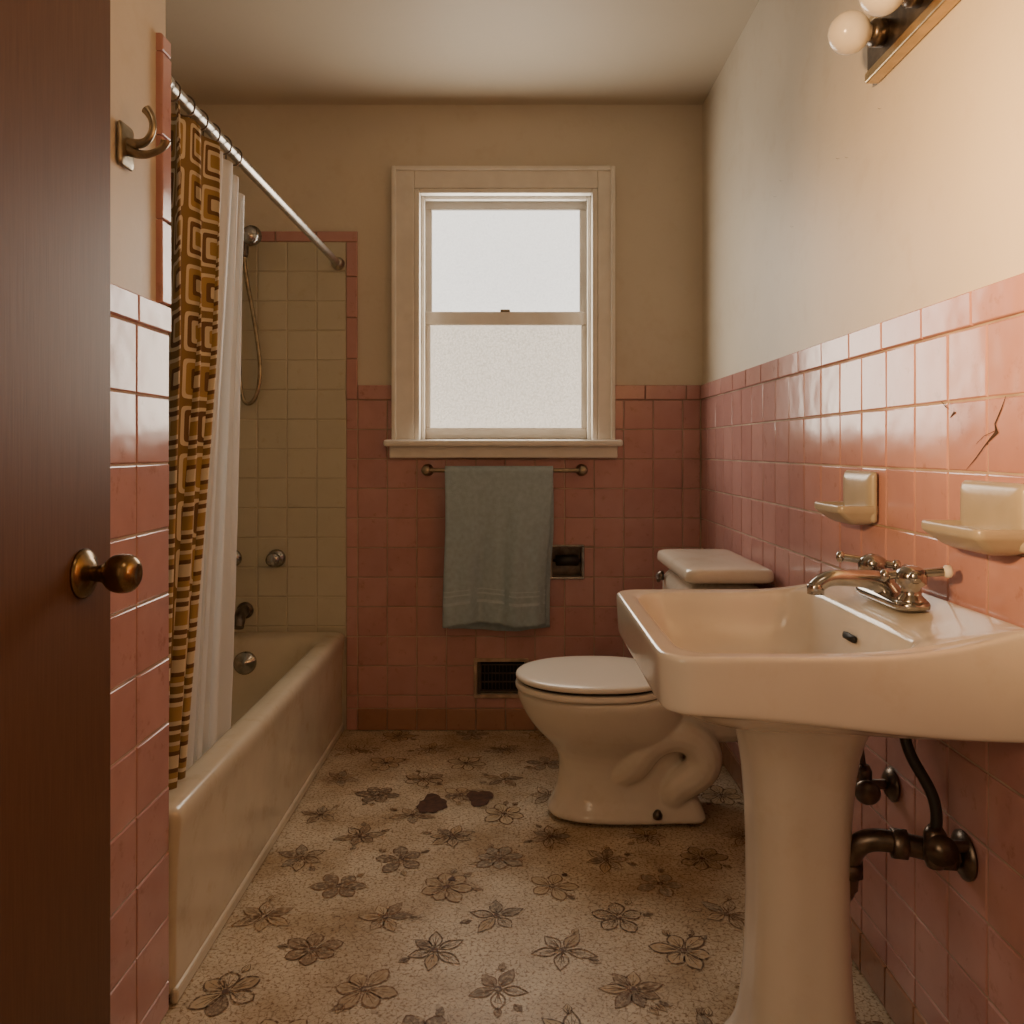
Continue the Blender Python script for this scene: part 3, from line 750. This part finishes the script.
# ---------------- soap dishes ----------------
def soapdish(nm,y0,y1,zt,zb,pr):
    E=empty(nm); xw=XR-.0085
    yc=(y0+y1)/2; hy=(y1-y0)/2
    def ringyz(x,hy_,z0_,z1_,r):
        return [Vector((x,yc+p.x,(z0_+z1_)/2+p.y)) for p in rrect(0,0,hy_,(z1_-z0_)/2,r,0)]
    loft('back_plate',[ringyz(xw,hy,zb+.008,zt,.008),ringyz(xw-.010,hy,zb+.008,zt,.008),ringyz(xw-.018,hy-.006,zb+.012,zt-.008,.008),ringyz(xw-.020,hy-.016,zb+.03,zt-.018,.008)],M_soap,E,sub=1)
    zs=zb+.040
    cxx=xw-pr*.5
    loft('dish',[rrect(xw-pr*.30,yc,pr*.26,hy*.80,.010,zb),rrect(xw-pr*.42,yc,pr*.42,hy*.90,.012,zs-.022),rrect(cxx,yc,pr*.50,hy*.98,.012,zs-.013),rrect(cxx,yc,pr*.51,hy*.99,.012,zs-.010),rrect(cxx,yc,pr*.51,hy*.99,.012,zs),rrect(cxx,yc,pr*.49,hy*.96,.012,zs+.002),rrect(cxx,yc,pr*.43,hy*.86,.012,zs-.003),rrect(cxx,yc,pr*.38,hy*.78,.012,zs-.008)],M_soap,E,sub=1)
    return E
soapdish('soap_dish',1.54,1.68,.986,.880,.076)
soapdish('toothbrush_holder',1.08,1.24,.982,.880,.076)

# ---------------- vanity light ----------------
VL=empty('vanity_light_bar')
xb=.664
box('back_box',(xb+.003,.93,1.735),(XR-.001,1.56,1.82),M_aged,.004,VL)
box('brass_rail_bottom',(xb-.004,.925,1.716),(XR-.001,1.568,1.736),M_brass,.003,VL)
box('brass_rail_top',(xb-.004,.925,1.818),(XR-.001,1.568,1.832),M_brass,.003,VL)
box('brass_face',(xb,.925,1.736),(xb+.0035,1.565,1.818),M_aged,.001,VL)
for i in range(4):
    yy=1.495-.135*i
    lathe('socket_%d'%(i+1),[(.024,0),(.024,.020),(.018,.026)],(xb,yy,1.776),(-1,0,0),M_aged,VL)
    lathe('bulb_%d'%(i+1),[(.013,.018)]+[(.037*math.sin(t),.062-.037*math.cos(t)) for t in [pi*k/14 for k in range(2,14)]]+[(0,.099)],(xb,yy,1.776),(-1,0,0),M_bulb,VL)

# ---------------- hook ----------------
HK=empty('robe_hook')
hkx=XW+.001; hky=1.352; hkz=1.52
loft('plate',[[Vector((hkx+d,hky+p.x,hkz+p.y)) for p in rrect(0,0,.026-i,.036-i,.008,0)] for d,i in ((0,0),(.006,0),(.010,.004))],M_nickel,HK,sub=1)
tube('hook_upper',[(hkx+.006,hky,hkz+.005),(hkx+.030,hky,hkz+.000),(hkx+.050,hky,hkz+.012),(hkx+.052,hky,hkz+.045),(hkx+.038,hky,hkz+.060)],.0055,M_nickel,HK,radii=[1.8,1.3,1,1,1.5])
tube('hook_lower',[(hkx+.006,hky,hkz-.005),(hkx+.025,hky,hkz-.016),(hkx+.050,hky,hkz-.014),(hkx+.068,hky,hkz-.002),(hkx+.070,hky,hkz+.008)],.0055,M_nickel,HK,radii=[1.8,1.3,1,1,1.5])

# ---------------- door ----------------
D=empty('door_1')
dxf=-.570
box('leaf',(dxf-.035,.36,.012),(dxf,1.172,2.03),M_wood,.003,D)
kz,ky=.862,1.095
lathe('rosette',[(.033,-.001),(.033,.003),(.029,.007),(.020,.010),(.014,.014)],(dxf,ky,kz),(1,0,0),M_knob,D)
lathe('knob',[(.011,.008),(.011,.026),(.014,.030),(.022,.036),(.0255,.044),(.0265,.054),(.025,.064),(.020,.070),(.012,.074),(.009,.073),(0,.0725)],(dxf,ky,kz),(1,0,0),M_knob,D,sub=1)
box('latch_plate',(dxf-.026,1.171,kz-.028),(dxf-.008,1.1735,kz+.028),M_brass,0,D)
for i,zz in enumerate((.25,1.0,1.8)): lathe('hinge_%d'%(i+1),[(.007,0),(.007,.09)],(dxf-.0,.352,zz),(0,0,1),M_brass,D)
DC=empty('trim_1')
box('casing_a',(XW+.0005,DO[1],.0),(XW+.012,DO[1]+.05,2.10),M_trimw,.002,DC)
box('casing_b',(XW+.0005,DO[0]-.06,0),(XW+.015,DO[0],2.10),M_trimw,.003,DC)
box('casing_c',(XW+.0005,DO[0],DO[3]),(XW+.012,DO[1],2.10),M_trimw,.002,DC)

# ---------------- cracks ----------------
CR=empty('tile_crack')
xc=XR-.0092
def crack(nm,pts,w,x=None):
    bm=bmesh.new(); up=[];lo=[]; x=x or xc
    for i,(y,z) in enumerate(pts):
        ww=w[i]; up.append(bm.verts.new((x,y+ww,z+ww*.3))); lo.append(bm.verts.new((x,y-ww,z-ww*.3)))
    for i in range(len(pts)-1): bm.faces.new((up[i],up[i+1],lo[i+1],lo[i]))
    o=finish(bm,nm,M_crack,parent=CR); return o
def wp(px,py,off=.009):
    s=(px-515)/(XR-off); return (830/s,1.025+(450-py)/s)
crack('crack_main',[wp(*p) for p in ((1006,396),(1001,410),(995,424),(997,432),(986,444),(976,458),(966,470))],[.0004,.0014,.0016,.0042,.0012,.0010,.0003])
crack('crack_branch',[wp(*p) for p in ((997,430),(984,436),(976,444))],[.001,.0006,.0003])
crack('chip',[wp(*p) for p in ((941,401),(947,408),(955,412),(950,418))],[.001,.005,.004,.0005])
for i,(px,py) in enumerate(((847,157),(838,158),(781,180),(775,196),(792,226),(880,108))):
    crack('nail_hole_%d'%(i+1),[wp(px-2,py,0),wp(px,py+1,0),wp(px+2,py,0)],[.0006,.0020,.0006],x=XR-.0006)

# ---------------- lights ----------------
def area(name,loc,rot,sx,sy,e,c,spread=180):
    l=bpy.data.lights.new(name,'AREA'); l.shape='RECTANGLE'; l.size=sx; l.size_y=sy; l.energy=e; l.color=c
    l.spread=math.radians(spread)
    o=bpy.data.objects.new(name,l); o.location=loc; o.rotation_euler=rot; col.objects.link(o); return o
area('window_daylight',(-.033,YB+.028,1.51),(math.radians(-90),0,0),.56,.84,10.5,(1,.89,.74))
h=area('hall_fill',(-.80,-.05,1.35),(0,0,0),.7,1.1,9,(1,.69,.42))  # added broad warm fill from the doorway side, raises the ambient light
h.rotation_euler=(Vector((.687,1.10,1.25))-h.location).to_track_quat('-Z','Y').to_euler()
h=area('wall_glow_fill',(-.78,.0,1.45),(0,0,0),.14,.14,9.5,(1,.56,.22),46)  # unseen narrow light, added to throw the warm glow on the right wall
h.rotation_euler=(Vector((.687,1.0,1.42))-h.location).to_track_quat('-Z','Y').to_euler()
area('ceiling_fill',(.0,.3,H-.03),(0,0,0),.4,.4,2.2,(1,.74,.47))  # weak overhead fill added for ambient light, no fixture behind it
w=bpy.data.worlds.new('w'); S.world=w; w.use_nodes=True
w.node_tree.nodes['Background'].inputs[0].default_value=(1,.85,.65,1); w.node_tree.nodes['Background'].inputs[1].default_value=.05

cam=bpy.data.cameras.new('camera'); co=bpy.data.objects.new('camera',cam); col.objects.link(co)
co.location=(0,0,1.025); co.rotation_euler=(pi/2,0,0)
cam.sensor_width=36; cam.lens=830/1024*36; cam.shift_x=-3/1024; cam.shift_y=-62/1024; cam.clip_start=.02
S.camera=co
